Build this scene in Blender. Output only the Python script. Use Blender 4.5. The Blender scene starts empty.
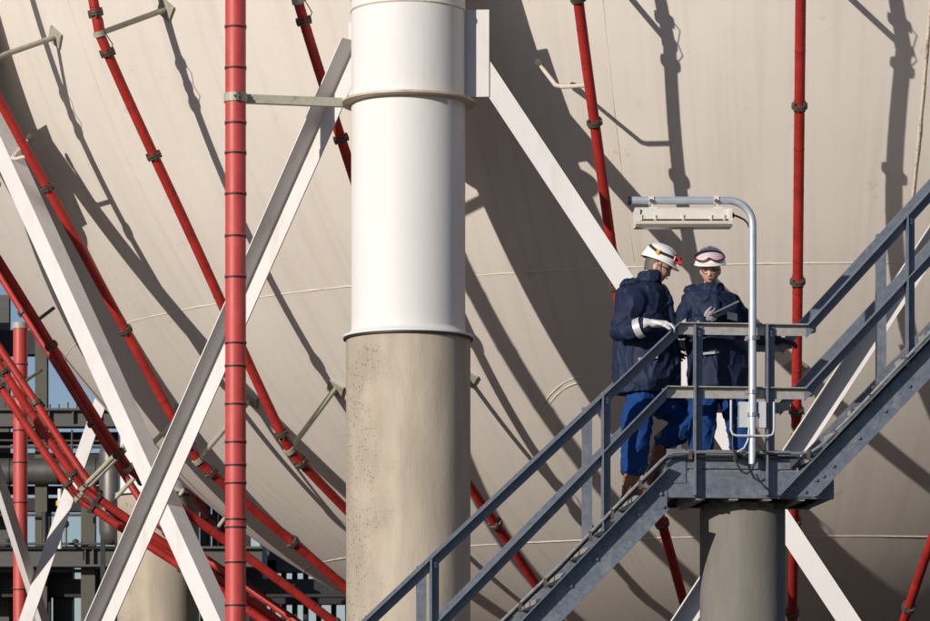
import bpy, bmesh, math, random
from mathutils import Vector, Matrix, noise
random.seed(7)
V = Vector
scene = bpy.context.scene
COL = scene.collection

# ------------------------------------------------------------------ camera
EYE = 3.6                       # eye height over the ground (m)
FPX, PX0, PY0 = 3845.0, 465.0, 828.3   # focal length, principal point in photo pixels (930 x 621)
cam = bpy.data.cameras.new('camera'); camo = bpy.data.objects.new('camera', cam); COL.objects.link(camo)
cam.sensor_width = 36; cam.lens = FPX / 930 * 36
cam.shift_y = (PY0 - 310.5) / 930
cam.clip_start = .5; cam.clip_end = 6000
cam.dof.use_dof = True; cam.dof.focus_distance = 34; cam.dof.aperture_fstop = 11
camo.location = (0, 0, EYE); camo.rotation_euler = (math.radians(90), 0, 0)
scene.camera = camo

# ------------------------------------------------------------------ sun and sky
SUN = V((-1, -1.18, .42)).normalized()
world = bpy.data.worlds.new('World'); scene.world = world; world.use_nodes = True
wn = world.node_tree; wn.nodes.clear()
wo = wn.nodes.new('ShaderNodeOutputWorld'); bg = wn.nodes.new('ShaderNodeBackground'); sk = wn.nodes.new('ShaderNodeTexSky')
sk.sky_type = 'NISHITA'; sk.sun_disc = False
sk.sun_elevation = math.asin(SUN.z); sk.sun_rotation = math.atan2(SUN.x, SUN.y)
sk.air_density = 1.0; sk.dust_density = .25; sk.ozone_density = 1.0
bg.inputs['Strength'].default_value = .068
tn = wn.nodes.new('ShaderNodeMix'); tn.data_type = 'RGBA'; tn.blend_type = 'MULTIPLY'; tn.inputs['Factor'].default_value = 1
tn.inputs['B'].default_value = (.84, .91, 1.20, 1)
wn.links.new(sk.outputs[0], tn.inputs['A']); wn.links.new(tn.outputs['Result'], bg.inputs[0]); wn.links.new(bg.outputs[0], wo.inputs[0])
sl = bpy.data.lights.new('sun', 'SUN'); sl.energy = 4.55; sl.angle = math.radians(.5); sl.color = (1, .93, .84)
so = bpy.data.objects.new('sun', sl); COL.objects.link(so)
so.rotation_euler = (-SUN).to_track_quat('-Z', 'Y').to_euler(); so.location = (-30, -35, 40)
scene.view_settings.view_transform = 'Standard'; scene.view_settings.look = 'None'
scene.view_settings.exposure = 0; scene.view_settings.gamma = 1
scene.view_settings.use_curve_mapping = False

# ------------------------------------------------------------------ pixel -> place
def ray(x, y): return V(((x - PX0) / FPX, 1, (PY0 - y) / FPX))
def at(x, y, Y): return ray(x, y) * Y + V((0, 0, EYE))
def on_plane(x, y, p, n):
    o = V((0, 0, EYE)); d = ray(x, y); return o + d * ((p - o).dot(n) / d.dot(n))

# ------------------------------------------------------------------ materials
def mat(name, col, rough=.55, metal=0., var=.12, scale=6., stretch=(1, 1, 1), bump=0., bscale=40., dirt=None, dscale=2., dlo=.55, dhi=.75, spec=.5, sheen=0, damt=1., coat=0):
    m = bpy.data.materials.new(name); m.use_nodes = True
    nt = m.node_tree; N = nt.nodes; L = nt.links
    b = N['Principled BSDF']; b.inputs['Roughness'].default_value = rough; b.inputs['Metallic'].default_value = metal
    b.inputs['Specular IOR Level'].default_value = spec
    if coat: b.inputs['Coat Weight'].default_value = coat
    if sheen: b.inputs['Sheen Weight'].default_value = sheen
    tc = N.new('ShaderNodeTexCoord'); mp = N.new('ShaderNodeMapping'); mp.inputs['Scale'].default_value = stretch
    L.new(tc.outputs['Object'], mp.inputs[0])
    nz = N.new('ShaderNodeTexNoise'); nz.inputs['Scale'].default_value = scale; nz.inputs['Detail'].default_value = 7; nz.inputs['Roughness'].default_value = .62
    L.new(mp.outputs[0], nz.inputs['Vector'])
    mx = N.new('ShaderNodeMix'); mx.data_type = 'RGBA'
    c = V(col); lo = c * (1 - var); hi = c * (1 + var)
    mx.inputs['A'].default_value = (*lo, 1); mx.inputs['B'].default_value = (*hi, 1)
    rr = N.new('ShaderNodeMapRange'); rr.inputs['From Min'].default_value = .3; rr.inputs['From Max'].default_value = .7
    L.new(nz.outputs[0], rr.inputs[0]); L.new(rr.outputs[0], mx.inputs['Factor'])
    out = mx.outputs['Result']
    if dirt:
        n2 = N.new('ShaderNodeTexNoise'); n2.inputs['Scale'].default_value = dscale; n2.inputs['Detail'].default_value = 9; n2.inputs['Roughness'].default_value = .7
        L.new(mp.outputs[0], n2.inputs['Vector'])
        r2 = N.new('ShaderNodeMapRange'); r2.inputs['From Min'].default_value = dlo; r2.inputs['From Max'].default_value = dhi; r2.inputs['To Max'].default_value = damt
        L.new(n2.outputs[0], r2.inputs[0])
        m2 = N.new('ShaderNodeMix'); m2.data_type = 'RGBA'; m2.inputs['B'].default_value = (*dirt, 1)
        L.new(out, m2.inputs['A']); L.new(r2.outputs[0], m2.inputs['Factor']); out = m2.outputs['Result']
    L.new(out, b.inputs['Base Color'])
    rm = N.new('ShaderNodeMapRange'); rm.inputs['To Min'].default_value = max(0, rough - .1); rm.inputs['To Max'].default_value = min(1, rough + .12)
    L.new(nz.outputs[0], rm.inputs[0]); L.new(rm.outputs[0], b.inputs['Roughness'])
    if bump:
        n3 = N.new('ShaderNodeTexNoise'); n3.inputs['Scale'].default_value = bscale; n3.inputs['Detail'].default_value = 6
        L.new(mp.outputs[0], n3.inputs['Vector'])
        bp = N.new('ShaderNodeBump'); bp.inputs['Strength'].default_value = bump; bp.inputs['Distance'].default_value = .02
        L.new(n3.outputs[0], bp.inputs['Height']); L.new(bp.outputs[0], b.inputs['Normal'])
    return m

M = {}
def tank_material():
    m = mat('cream_tank_paint', (.665, .612, .552), .55, var=.05, scale=.5, bump=.16, bscale=1.1)
    nt = m.node_tree; N = nt.nodes; L = nt.links; b = N['Principled BSDF']
    src = b.inputs['Base Color'].links[0].from_socket
    # weather streaks that run down the meridians: noise in (azimuth, height)
    tc = N.new('ShaderNodeTexCoord'); sx = N.new('ShaderNodeSeparateXYZ'); L.new(tc.outputs['Object'], sx.inputs[0])
    a2 = N.new('ShaderNodeMath'); a2.operation = 'ARCTAN2'; L.new(sx.outputs[0], a2.inputs[0]); L.new(sx.outputs[1], a2.inputs[1])
    k = N.new('ShaderNodeMath'); k.operation = 'MULTIPLY'; k.inputs[1].default_value = 70; L.new(a2.outputs[0], k.inputs[0])
    kz = N.new('ShaderNodeMath'); kz.operation = 'MULTIPLY'; kz.inputs[1].default_value = .35; L.new(sx.outputs[2], kz.inputs[0])
    cb = N.new('ShaderNodeCombineXYZ'); L.new(k.outputs[0], cb.inputs[0]); L.new(kz.outputs[0], cb.inputs[1])
    nz = N.new('ShaderNodeTexNoise'); nz.inputs['Scale'].default_value = 1; nz.inputs['Detail'].default_value = 5; L.new(cb.outputs[0], nz.inputs['Vector'])
    mr = N.new('ShaderNodeMapRange'); mr.inputs['From Min'].default_value = .5; mr.inputs['From Max'].default_value = .78; mr.inputs['To Max'].default_value = .36; L.new(nz.outputs[0], mr.inputs[0])
    mx = N.new('ShaderNodeMix'); mx.data_type = 'RGBA'; mx.inputs['B'].default_value = (.50, .42, .33, 1)
    L.new(src, mx.inputs['A']); L.new(mr.outputs[0], mx.inputs['Factor'])
    # scattered small stains and chips
    n2 = N.new('ShaderNodeTexNoise'); n2.inputs['Scale'].default_value = 3.2; n2.inputs['Detail'].default_value = 11; n2.inputs['Roughness'].default_value = .72; L.new(tc.outputs['Object'], n2.inputs['Vector'])
    m2 = N.new('ShaderNodeMapRange'); m2.inputs['From Min'].default_value = .63; m2.inputs['From Max'].default_value = .73; m2.inputs['To Max'].default_value = .6; L.new(n2.outputs[0], m2.inputs[0])
    x2 = N.new('ShaderNodeMix'); x2.data_type = 'RGBA'; x2.inputs['B'].default_value = (.40, .31, .23, 1)
    L.new(mx.outputs['Result'], x2.inputs['A']); L.new(m2.outputs[0], x2.inputs['Factor'])
    L.new(x2.outputs['Result'], b.inputs['Base Color'])
    return m
M['tank'] = tank_material()
M['seam'] = mat('weld_bead_paint', (.60, .53, .455), .6, var=.1, scale=5, bump=.5, bscale=30, dirt=(.36, .25, .17), dscale=6, dlo=.58, dhi=.7, damt=.6)
M['rustseam'] = mat('rusty_weld_bead', (.60, .52, .44), .6, var=.15, scale=9, bump=.6, bscale=30, dirt=(.30, .16, .09), dscale=9, dlo=.5, dhi=.62)
M['white'] = mat('white_steel_paint', (.62, .60, .585), .55, var=.06, scale=1.5, stretch=(1, 1, .25), dirt=(.46, .40, .34), dscale=3.5, dlo=.52, dhi=.8, damt=.7, spec=.3)
M['sleeve'] = mat('white_sleeve_paint', (.68, .668, .65), .6, var=.04, scale=2.2, stretch=(1, 1, .12), dirt=(.50, .44, .37), dscale=2.4, dlo=.56, dhi=.85, damt=.5, spec=.25, bump=.05, bscale=2.5)
M['rim'] = mat('stained_flange_paint', (.50, .42, .31), .5, var=.1, scale=8, dirt=(.38, .29, .19), dscale=6, dlo=.5, dhi=.7)
M['steel'] = mat('galvanised_steel', (.135, .158, .195), .46, metal=.3, var=.25, scale=26, dirt=(.235, .245, .255), dscale=9, dlo=.5, dhi=.72, bump=.05, bscale=120)
M['steel3'] = mat('shade_tone_galvanised', (.155, .178, .22), .45, metal=.25, var=.2, scale=22, dirt=(.21, .225, .25), dscale=8, dlo=.5, dhi=.75, bump=.05, bscale=120)  # sloped rails and posts: their shade is put into this darker, bluer tone
M['steel2'] = mat('sun_tone_galvanised', (.40, .38, .355), .45, metal=.35, var=.18, scale=20, dirt=(.30, .275, .25), dscale=7, dlo=.5, dhi=.75, bump=.05, bscale=120)  # same galvanising, lightened and warmed to the sunlit tone of the landing rails
M['bracket'] = mat('olive_grey_bracket_paint', (.36, .345, .27), .5, var=.12, scale=12, dirt=(.20, .15, .10), dscale=9, dlo=.55, dhi=.72)
M['red'] = mat('red_pipe_paint', (.36, .021, .017), .52, var=.28, scale=5, dirt=(.20, .022, .016), dscale=9, dlo=.48, dhi=.7, damt=.85, spec=.35, bump=.1, bscale=40)
M['red2'] = mat('faded_red_riser_paint', (.45, .052, .046), .5, var=.08, scale=3, dirt=(.50, .09, .08), dscale=4, dlo=.52, dhi=.75, damt=.6)
M['band'] = mat('black_band', (.012, .01, .01), .6, var=.2)
M['clamp'] = mat('dark_clamp_steel', (.10, .085, .07), .5, metal=.3, var=.3, scale=30)
M['flange'] = mat('dark_red_flange', (.16, .018, .015), .5, var=.3, scale=20)
M['dark'] = mat('dark_rack_steel', (.013, .013, .014), .6, var=.3, scale=2, dirt=(.04, .033, .027), dscale=2.5)
M['grey'] = mat('grey_rack_steel', (.075, .072, .068), .55, var=.15, scale=2, stretch=(.4, 1, 2), dirt=(.05, .042, .035), dscale=2, dlo=.5, dhi=.7)
M['olive'] = mat('olive_rack_steel', (.075, .067, .048), .6, var=.15, scale=2, dirt=(.045, .038, .027), dscale=2)
M['lag'] = mat('weathered_pipe_cladding', (.115, .108, .10), .45, metal=.4, var=.2, scale=3)
M['panel'] = mat('pale_blue_panel', (.36, .42, .50), .5, var=.1, scale=2, stretch=(3, 3, .3))
M['yellow'] = mat('yellow_valve_paint', (.62, .36, .06), .5)
M['ground'] = mat('dark_asphalt_yard', (.032, .027, .023), .9, var=.25, scale=.6, bump=.6, bscale=14, dirt=(.024, .02, .017), dscale=.15)
M['pole'] = mat('lamp_pole_galvanised', (.48, .52, .58), .4, metal=.35, var=.1, scale=10)
M['lampbody'] = mat('aged_white_lamp_housing', (.66, .62, .55), .45, var=.06, scale=10, dirt=(.45, .38, .29), dscale=14, dlo=.55, dhi=.75)
M['diff'] = mat('yellowed_lamp_cover', (.62, .56, .46), .25, var=.05)
M['rubber'] = mat('black_rubber', (.014, .014, .015), .5)
M['cond'] = mat('dull_metal_conduit', (.30, .30, .31), .4, metal=.5, var=.2, scale=25)
M['boxgrey'] = mat('grey_junction_box', (.47, .49, .51), .45, var=.06)
M['jacket'] = mat('navy_work_jacket', (.009, .0165, .047), .66, var=.3, scale=16, bump=.2, bscale=80, spec=.3)
M['trouser'] = mat('royal_blue_trousers', (.007, .042, .165), .8, var=.2, scale=12, bump=.12, bscale=70, spec=.2)
M['boot'] = mat('brown_leather_boot', (.24, .085, .026), .42, var=.3, scale=12, bump=.3, bscale=50)
M['sole'] = mat('boot_sole', (.03, .022, .018), .7)
M['skin'] = mat('skin', (.56, .33, .245), .5, var=.10, scale=30)
M['hairgrey'] = mat('grey_hair', (.10, .08, .065), .6, var=.4, scale=120, stretch=(1, 1, .2))
M['hairblond'] = mat('blond_hair', (.33, .20, .10), .5, var=.35, scale=120, stretch=(1, 1, .2))
M['helmet'] = mat('white_helmet_shell', (.80, .79, .78), .22, var=.02, coat=.3)
M['glovew'] = mat('white_work_glove', (.62, .63, .62), .75, var=.14, scale=40, bump=.4, bscale=90)
M['gloveg'] = mat('grey_black_glove', (.30, .29, .30), .7, var=.5, scale=26, bump=.4, bscale=90)
M['gloved'] = mat('black_work_glove', (.03, .03, .035), .6, var=.4, scale=26, bump=.4, bscale=90)
M['reflect'] = mat('silver_reflective_tape', (.50, .51, .50), .35, metal=.2, var=.12, scale=30)
M['maroon'] = mat('maroon_goggle_frame', (.14, .006, .018), .35)
M['lens'] = mat('pale_goggle_lens', (.58, .46, .50), .35, var=.12, scale=20)
M['lampred'] = mat('red_headlamp', (.50, .012, .014), .3)
M['strap'] = mat('dark_elastic_strap', (.035, .022, .02), .8, var=.3, scale=40)
M['lips'] = mat('lips', (.36, .10, .09), .5)
M['eye'] = mat('dark_eye', (.03, .02, .018), .2)
M['screen'] = mat('tablet_black', (.015, .015, .017), .25)
M['tabletedge'] = mat('tablet_grey_edge', (.30, .31, .33), .3, metal=.5)

def concrete_material(name, base, pit):
    m = mat(name, base, .85, var=.22, scale=2.4, stretch=(1, 1, .22), bump=.12, bscale=45, dirt=tuple(V(base) * .55), dscale=2.6, dlo=.47, dhi=.8, damt=.5, spec=.2)
    nt = m.node_tree; N = nt.nodes; L = nt.links; b = N['Principled BSDF']
    src = b.inputs['Base Color'].links[0].from_socket
    tc = N.new('ShaderNodeTexCoord')
    v = N.new('ShaderNodeTexVoronoi'); v.inputs['Scale'].default_value = 34; L.new(tc.outputs['Object'], v.inputs['Vector'])
    sc = N.new('ShaderNodeSeparateColor'); L.new(v.outputs['Color'], sc.inputs[0])        # every pit has its own size
    th = N.new('ShaderNodeMapRange'); th.inputs['From Min'].default_value = .12; th.inputs['To Min'].default_value = -.05; th.inputs['To Max'].default_value = .42; th.clamp = False; L.new(sc.outputs[0], th.inputs[0])
    df = N.new('ShaderNodeMath'); df.operation = 'SUBTRACT'; L.new(th.outputs[0], df.inputs[0]); L.new(v.outputs['Distance'], df.inputs[1])
    lt = N.new('ShaderNodeMapRange'); lt.inputs['From Min'].default_value = 0; lt.inputs['From Max'].default_value = .08; L.new(df.outputs[0], lt.inputs[0])
    # the pitted patch sits on one side of the column (weather side), with an uneven border
    n = N.new('ShaderNodeTexNoise'); n.inputs['Scale'].default_value = 2.6; n.inputs['Detail'].default_value = 6; L.new(tc.outputs['Object'], n.inputs['Vector'])
    sx = N.new('ShaderNodeSeparateXYZ'); L.new(tc.outputs['Object'], sx.inputs[0])
    ad = N.new('ShaderNodeMath'); ad.operation = 'MULTIPLY_ADD'; ad.inputs[1].default_value = -.9; L.new(n.outputs[0], ad.inputs[0]); L.new(sx.outputs[0], ad.inputs[2])
    side = N.new('ShaderNodeMapRange'); side.inputs['From Min'].default_value = -.66; side.inputs['From Max'].default_value = -.98; L.new(ad.outputs[0], side.inputs[0])
    mu = N.new('ShaderNodeMath'); mu.operation = 'MULTIPLY'; L.new(lt.outputs[0], mu.inputs[0]); L.new(side.outputs[0], mu.inputs[1])
    st = N.new('ShaderNodeMath'); st.operation = 'MULTIPLY'; st.inputs[1].default_value = .45; L.new(side.outputs[0], st.inputs[0])
    sm = N.new('ShaderNodeMix'); sm.data_type = 'RGBA'; sm.inputs['B'].default_value = (*(V(base) * .5), 1); L.new(src, sm.inputs['A']); L.new(st.outputs[0], sm.inputs['Factor']); src = sm.outputs['Result']
    m3 = N.new('ShaderNodeMath'); m3.operation = 'MULTIPLY'; m3.inputs[1].default_value = pit; L.new(mu.outputs[0], m3.inputs[0])
    mx = N.new('ShaderNodeMix'); mx.data_type = 'RGBA'; mx.inputs['B'].default_value = (.13, .085, .055, 1)
    L.new(src, mx.inputs['A']); L.new(m3.outputs[0], mx.inputs['Factor']); L.new(mx.outputs['Result'], b.inputs['Base Color'])
    old = b.inputs['Normal'].links[0].from_node
    bp = N.new('ShaderNodeBump'); bp.invert = True; bp.inputs['Strength'].default_value = .6; bp.inputs['Distance'].default_value = .012
    L.new(m3.outputs[0], bp.inputs['Height']); L.new(old.outputs[0], bp.inputs['Normal']); L.new(bp.outputs[0], b.inputs['Normal'])
    return m
M['concrete'] = concrete_material('tan_column_concrete', (.455, .39, .312), .75)
M['concrete2'] = concrete_material('grey_green_pillar_concrete', (.19, .178, .155), .3)

# ------------------------------------------------------------------ mesh helpers
class G:
    def __init__(s): s.v = []; s.f = []
    def add(s, vs, fs):
        o = len(s.v); s.v += [V(p) for p in vs]; s.f += [tuple(i + o for i in f) for f in fs]; return s
    def box(s, c, ax, ay, az):           # centre and three half-extent vectors
        c = V(c); ax = V(ax); ay = V(ay); az = V(az)
        if ax.cross(ay).dot(az) < 0: ax = -ax
        vs = [c + sx * ax + sy * ay + sz * az for sz in (-1, 1) for sy in (-1, 1) for sx in (-1, 1)]
        return s.add(vs, [(0, 2, 3, 1), (4, 5, 7, 6), (0, 1, 5, 4), (2, 6, 7, 3), (0, 4, 6, 2), (1, 3, 7, 5)])
    def prism(s, a, b, prof, x, y=None):     # profile polygon (x,y) swept straight from a to b
        a = V(a); b = V(b); d = (b - a).normalized(); x = V(x)
        if y is None: x = (x - d * x.dot(d)).normalized(); y = d.cross(x)
        n = len(prof)
        area = sum(prof[i][0] * prof[(i + 1) % n][1] - prof[(i + 1) % n][0] * prof[i][1] for i in range(n))
        if (area < 0) != (x.cross(V(y)).dot(d) < 0): prof = prof[::-1]
        vs = [p + x * q[0] + V(y) * q[1] for p in (a, b) for q in prof]
        fs = [(i, (i + 1) % n, n + (i + 1) % n, n + i) for i in range(n)]
        return s.add(vs, fs + [tuple(range(n - 1, -1, -1)), tuple(range(n, 2 * n))])
    def tube(s, pts, r, n=10, cap=True):
        pts = [V(p) for p in pts]; m = len(pts)
        rs = r if isinstance(r, (list, tuple)) else [r] * m
        ts = [(pts[min(i + 1, m - 1)] - pts[max(i - 1, 0)]).normalized() for i in range(m)]
        x = ts[0].orthogonal().normalized(); vs = []
        for i in range(m):
            x = (x - ts[i] * x.dot(ts[i])).normalized(); y = ts[i].cross(x)
            for k in range(n):
                a = 2 * math.pi * k / n; vs.append(pts[i] + (x * math.cos(a) + y * math.sin(a)) * rs[i])
        fs = [(i * n + k, i * n + (k + 1) % n, (i + 1) * n + (k + 1) % n, (i + 1) * n + k) for i in range(m - 1) for k in range(n)]
        if cap: fs += [tuple(range(n - 1, -1, -1)), tuple(range((m - 1) * n, m * n))]
        return s.add(vs, fs)
    def lathe(s, c, prof, n=32, axis=(0, 0, 1), cap=True):    # profile (radius, height)
        c = V(c); z = V(axis).normalized(); x = z.orthogonal().normalized(); y = z.cross(x)
        vs = [c + z * h + (x * math.cos(2 * math.pi * k / n) + y * math.sin(2 * math.pi * k / n)) * r for r, h in prof for k in range(n)]
        m = len(prof)
        fs = [(i * n + k, i * n + (k + 1) % n, (i + 1) * n + (k + 1) % n, (i + 1) * n + k) for i in range(m - 1) for k in range(n)]
        if cap: fs += [tuple(range(n - 1, -1, -1)), tuple(range((m - 1) * n, m * n))]
        return s.add(vs, fs)
    def ellip(s, c, ax, ay, az, nu=16, nv=10):
        c = V(c); ax = V(ax); ay = V(ay); az = V(az)
        if ax.cross(ay).dot(az) < 0: ax = -ax
        vs = [c - az]; fs = []
        for j in range(1, nv):
            t = math.pi * j / nv
            for i in range(nu):
                p = 2 * math.pi * i / nu; vs.append(c - az * math.cos(t) + (ax * math.cos(p) + ay * math.sin(p)) * math.sin(t))
        vs.append(c + az); k = len(vs) - 1
        for i in range(nu):
            fs.append((0, 1 + (i + 1) % nu, 1 + i)); fs.append((k, 1 + (nv - 2) * nu + i, 1 + (nv - 2) * nu + (i + 1) % nu))
        for j in range(nv - 2):
            for i in range(nu):
                a = 1 + j * nu + i; b = 1 + j * nu + (i + 1) % nu; fs.append((a, b, b + nu, a + nu))
        return s.add(vs, fs)
    def loft(s, secs, n=20):             # sections (centre, half vector a, half vector b); closed ends
        vs = []; m = len(secs)
        for c, a, b in secs:
            for k in range(n):
                t = 2 * math.pi * k / n; vs.append(V(c) + V(a) * math.cos(t) + V(b) * math.sin(t))
        d = V(secs[-1][0]) - V(secs[0][0]); flip = V(secs[0][1]).cross(V(secs[0][2])).dot(d) < 0
        fs = [(i * n + k, i * n + (k + 1) % n, (i + 1) * n + (k + 1) % n, (i + 1) * n + k) for i in range(m - 1) for k in range(n)]
        fs += [tuple(range(n - 1, -1, -1)), tuple(range((m - 1) * n, m * n))]
        if flip: fs = [f[::-1] for f in fs]
        return s.add(vs, fs)
    def mesh(s, name, material, smooth=35, origin=(0, 0, 0)):
        me = bpy.data.meshes.new(name); o = V(origin)
        me.from_pydata([tuple(p - o) for p in s.v], [], s.f); me.update()
        if material: me.materials.append(material)
        if smooth:
            me.polygons.foreach_set('use_smooth', [True] * len(me.polygons)); me.set_sharp_from_angle(angle=math.radians(smooth))
        return me

def link(name, me, parent=None):
    o = bpy.data.objects.new(name, me); COL.objects.link(o)
    if parent: o.parent = parent
    return o
def tag(o, label=None, cat=None, group=None, kind=None):
    if label: o['label'] = label
    if cat: o['category'] = cat
    if group: o['group'] = group
    if kind: o['kind'] = kind
    return o
def empty(name, loc, label=None, cat=None, group=None, rz=0):
    o = bpy.data.objects.new(name, None); COL.objects.link(o); o.location = loc; o.rotation_euler.z = rz; o.empty_display_size = .2
    return tag(o, label, cat, group)
ORI = {}
def part(name, g, m, parent, smooth=35, label=None):
    """mesh given in world coordinates, parented under an unrotated Empty (or a part of it)"""
    root = parent
    while root.parent: root = root.parent
    o = link(name, g.mesh(name, M[m] if isinstance(m, str) else m, smooth, root.location), parent)
    if label: o['label'] = label
    return o

# ------------------------------------------------------------------ ground
g = G(); g.add([(-2500, -400, 0), (2500, -400, 0), (2500, 4000, 0), (-2500, 4000, 0)], [(0, 1, 2, 3)])
tag(link('ground', g.mesh('ground', M['ground'], 0)), 'dark asphalt yard around the storage tank', None, None, 'structure')

# ------------------------------------------------------------------ the spherical tank
TC = V((4.292, 51.604, 14.035 + EYE)); TR = 12.406; RC = 12.154; PH0 = -.414
tank = empty('storage_tank', (TC.x, TC.y, 0), 'huge cream spherical storage tank on white columns with crossed braces', 'storage tank')
def sphere_mesh():
    g = G(); g.ellip(TC, (TR, 0, 0), (0, TR, 0), (0, 0, TR), 256, 144); return g
shell = part('shell', sphere_mesh(), 'tank', tank, 60)
shell.data.transform(Matrix.Translation(V((0, 0, -TC.z)))); shell.location.z = TC.z   # object origin at the sphere's centre for the streak texture
def sph(phi, lat, L=0.):
    r = TR + L; a = math.radians(phi); b = math.radians(lat)
    return TC + V((math.sin(a) * math.cos(b), -math.cos(a) * math.cos(b), math.sin(b))) * r
def seam(pts, m='seam', r=.0105):
    o = link('weld_seam', None or G().tube(pts, [r * random.uniform(.8, 1.2) for _ in pts], 6).mesh('weld_seam', M[m], 60, shell_origin), shell); return o
shell_origin = TC
for lat in (-39.3, -58.7, -12.0):
    seam([sph(p, lat, -.004) for p in range(-180, 181, 3)])
for k in range(-8, 4):
    ph = 3.1 + 17.7 * k
    seam([sph(ph, l, -.006) for l in range(-39, -11, 1)], 'rustseam' if k == 0 else 'seam', .02 if k == 0 else .0085)
# repaired patch weld near the stair
for o_ in (0, .55):
    seam([sph(-24.5 + t * .9 + o_ * .3, -48.5 + o_ + (2.1 - o_ * .3) * math.sin(min(1, t / 4.5) * 1.5), -.006) for t in (0, .6, 1.3, 2, 2.8, 3.5, 4.1, 4.7)], 'seam', .012)

def colpos(k):
    a = PH0 + k * math.pi / 5; return V((TC.x + RC * math.sin(a), TC.y - RC * math.cos(a), 0))
ZR = 5.17 + EYE                 # top of the concrete jacket
ZF = 7.62 + EYE                 # flange ring
def bay(k):                      # chord direction and outward normal of the bay between columns k and k+1
    t = (colpos(k + 1) - colpos(k)).normalized(); return t, V((t.y, -t.x, 0))
cm = {}
cm['col'] = G().lathe((0, 0, 0), [(.60, ZR - .02), (.60, TC.z + .9), (.52, TC.z + 1.25), (.3, TC.z + 1.5), (.02, TC.z + 1.6)], 64).mesh('column', M['sleeve'])
cm['jacket'] = G().lathe((0, 0, 0), [(.95, 0), (.95, .35), (.655, .38), (.655, ZR)], 64).mesh('concrete_casing', M['concrete'])
cm['skirt'] = G().lathe((0, 0, 0), [(.602, ZR + .075), (.610, ZR + .055), (.645, ZR + .018), (.688, ZR + .008), (.69, ZR - .01), (.665, ZR - .025), (.656, ZR - .03)], 64, cap=False).mesh('skirt_ring', M['sleeve'])
cm['gap'] = G().lathe((0, 0, 0), [(.604, ZR - .016), (.684, ZR - .016), (.684, ZR - .034), (.604, ZR - .034)], 64, cap=False).mesh('sealing_joint', M['band'])
cm['ring'] = G().lathe((0, 0, 0), [(.598, ZF - .012), (.70, ZF - .004), (.712, ZF), (.712, ZF + .02), (.70, ZF + .026), (.598, ZF + .026)], 64, cap=False).mesh('flange_ring', M['rim'])
cm['weld'] = G().tube([(.60 * math.cos(a / 32 * math.pi), .60 * math.sin(a / 32 * math.pi), ZF + .97) for a in range(65)], .012, 6, False).mesh('weld_seam', M['seam'])
for k in range(-5, 5):
    o = link('column', cm['col'], tank); o.location = colpos(k) - V((TC.x, TC.y, 0))
    for nm, key in (('concrete_casing', 'jacket'), ('skirt_ring', 'skirt'), ('sealing_joint', 'gap'), ('flange_ring', 'ring'), ('weld_seam', 'weld')):
        link(nm, cm[key], o)
    for t, n in ((bay(k)[0], bay(k)[1]), (-bay(k - 1)[0], bay(k - 1)[1])):
        for z0, z1 in ((7.685 + EYE, 8.60 + EYE), (.45, 1.3)):
            gg = G().box(t * .70 + V((0, 0, (z0 + z1) / 2)) - n * .0, t * .155, n * .011, V((0, 0, (z1 - z0) / 2)))
            link('gusset_plate', gg.mesh('gusset_plate', M['white'], 0), o)

def chan(w=.22, fl=.23, t=.014, outward=True):
    """angle section in (across, out): one leg lies in the bay plane, the other stands on its upper edge"""
    s = 1 if outward else -1; h = w / 2; e = .004 * s
    p = [(-h, e), (h, e), (h, e + s * fl), (h - t, e + s * fl), (h - t, e + s * t), (-h, e + s * t)]
    return p if s > 0 else p[::-1]
def brace(k, pa, pb, outward, d0=.66, d1=.66):
    """a brace in bay k; pa, pb are photo pixels on its centre line, or (z at column k, z at column k+1)"""
    t, n = bay(k); c0 = colpos(k); c1 = colpos(k + 1); W = (c1 - c0).length
    if isinstance(pa, tuple):
        A = on_plane(*pa, c0, n); B = on_plane(*pb, c0, n)
        sa, sb = (A - c0).dot(t), (B - c0).dot(t); za, zb = A.z, B.z
    else: sa, sb, za, zb = 0, W, pa, pb
    zz = lambda s: za + (zb - za) * (s - sa) / (sb - sa)
    P = c0 + t * d0 + V((0, 0, zz(d0))); Q = c0 + t * (W - d1) + V((0, 0, zz(W - d1)))
    dr = (Q - P).normalized(); ac = n.cross(dr).normalized(); ac = ac if ac.z > 0 else -ac
    gg = G().prism(P, Q, chan(outward=outward), ac, n)
    part('brace', gg, 'white', tank, 0)
    return zz(0), zz(W)
r = []
r.append(brace(0, (503.3, 100), (846, 617), False))
r.append(brace(0, (934, 240), (705, 590), True))
r.append(brace(-1, (294, 200), (107.5, 621), True))
r.append(brace(-1, (30, 220), (212, 621), False))
ZT = sum((r[0][0], r[1][1], r[2][1], r[3][0])) / 4; ZB = sum((r[0][1], r[1][0], r[2][0], r[3][1])) / 4
for k in (-5, -4, -3, -2, 1, 2, 3, 4):
    brace(k, ZT, ZB, k != -3); brace(k, ZB, ZT, k == -3)

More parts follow.
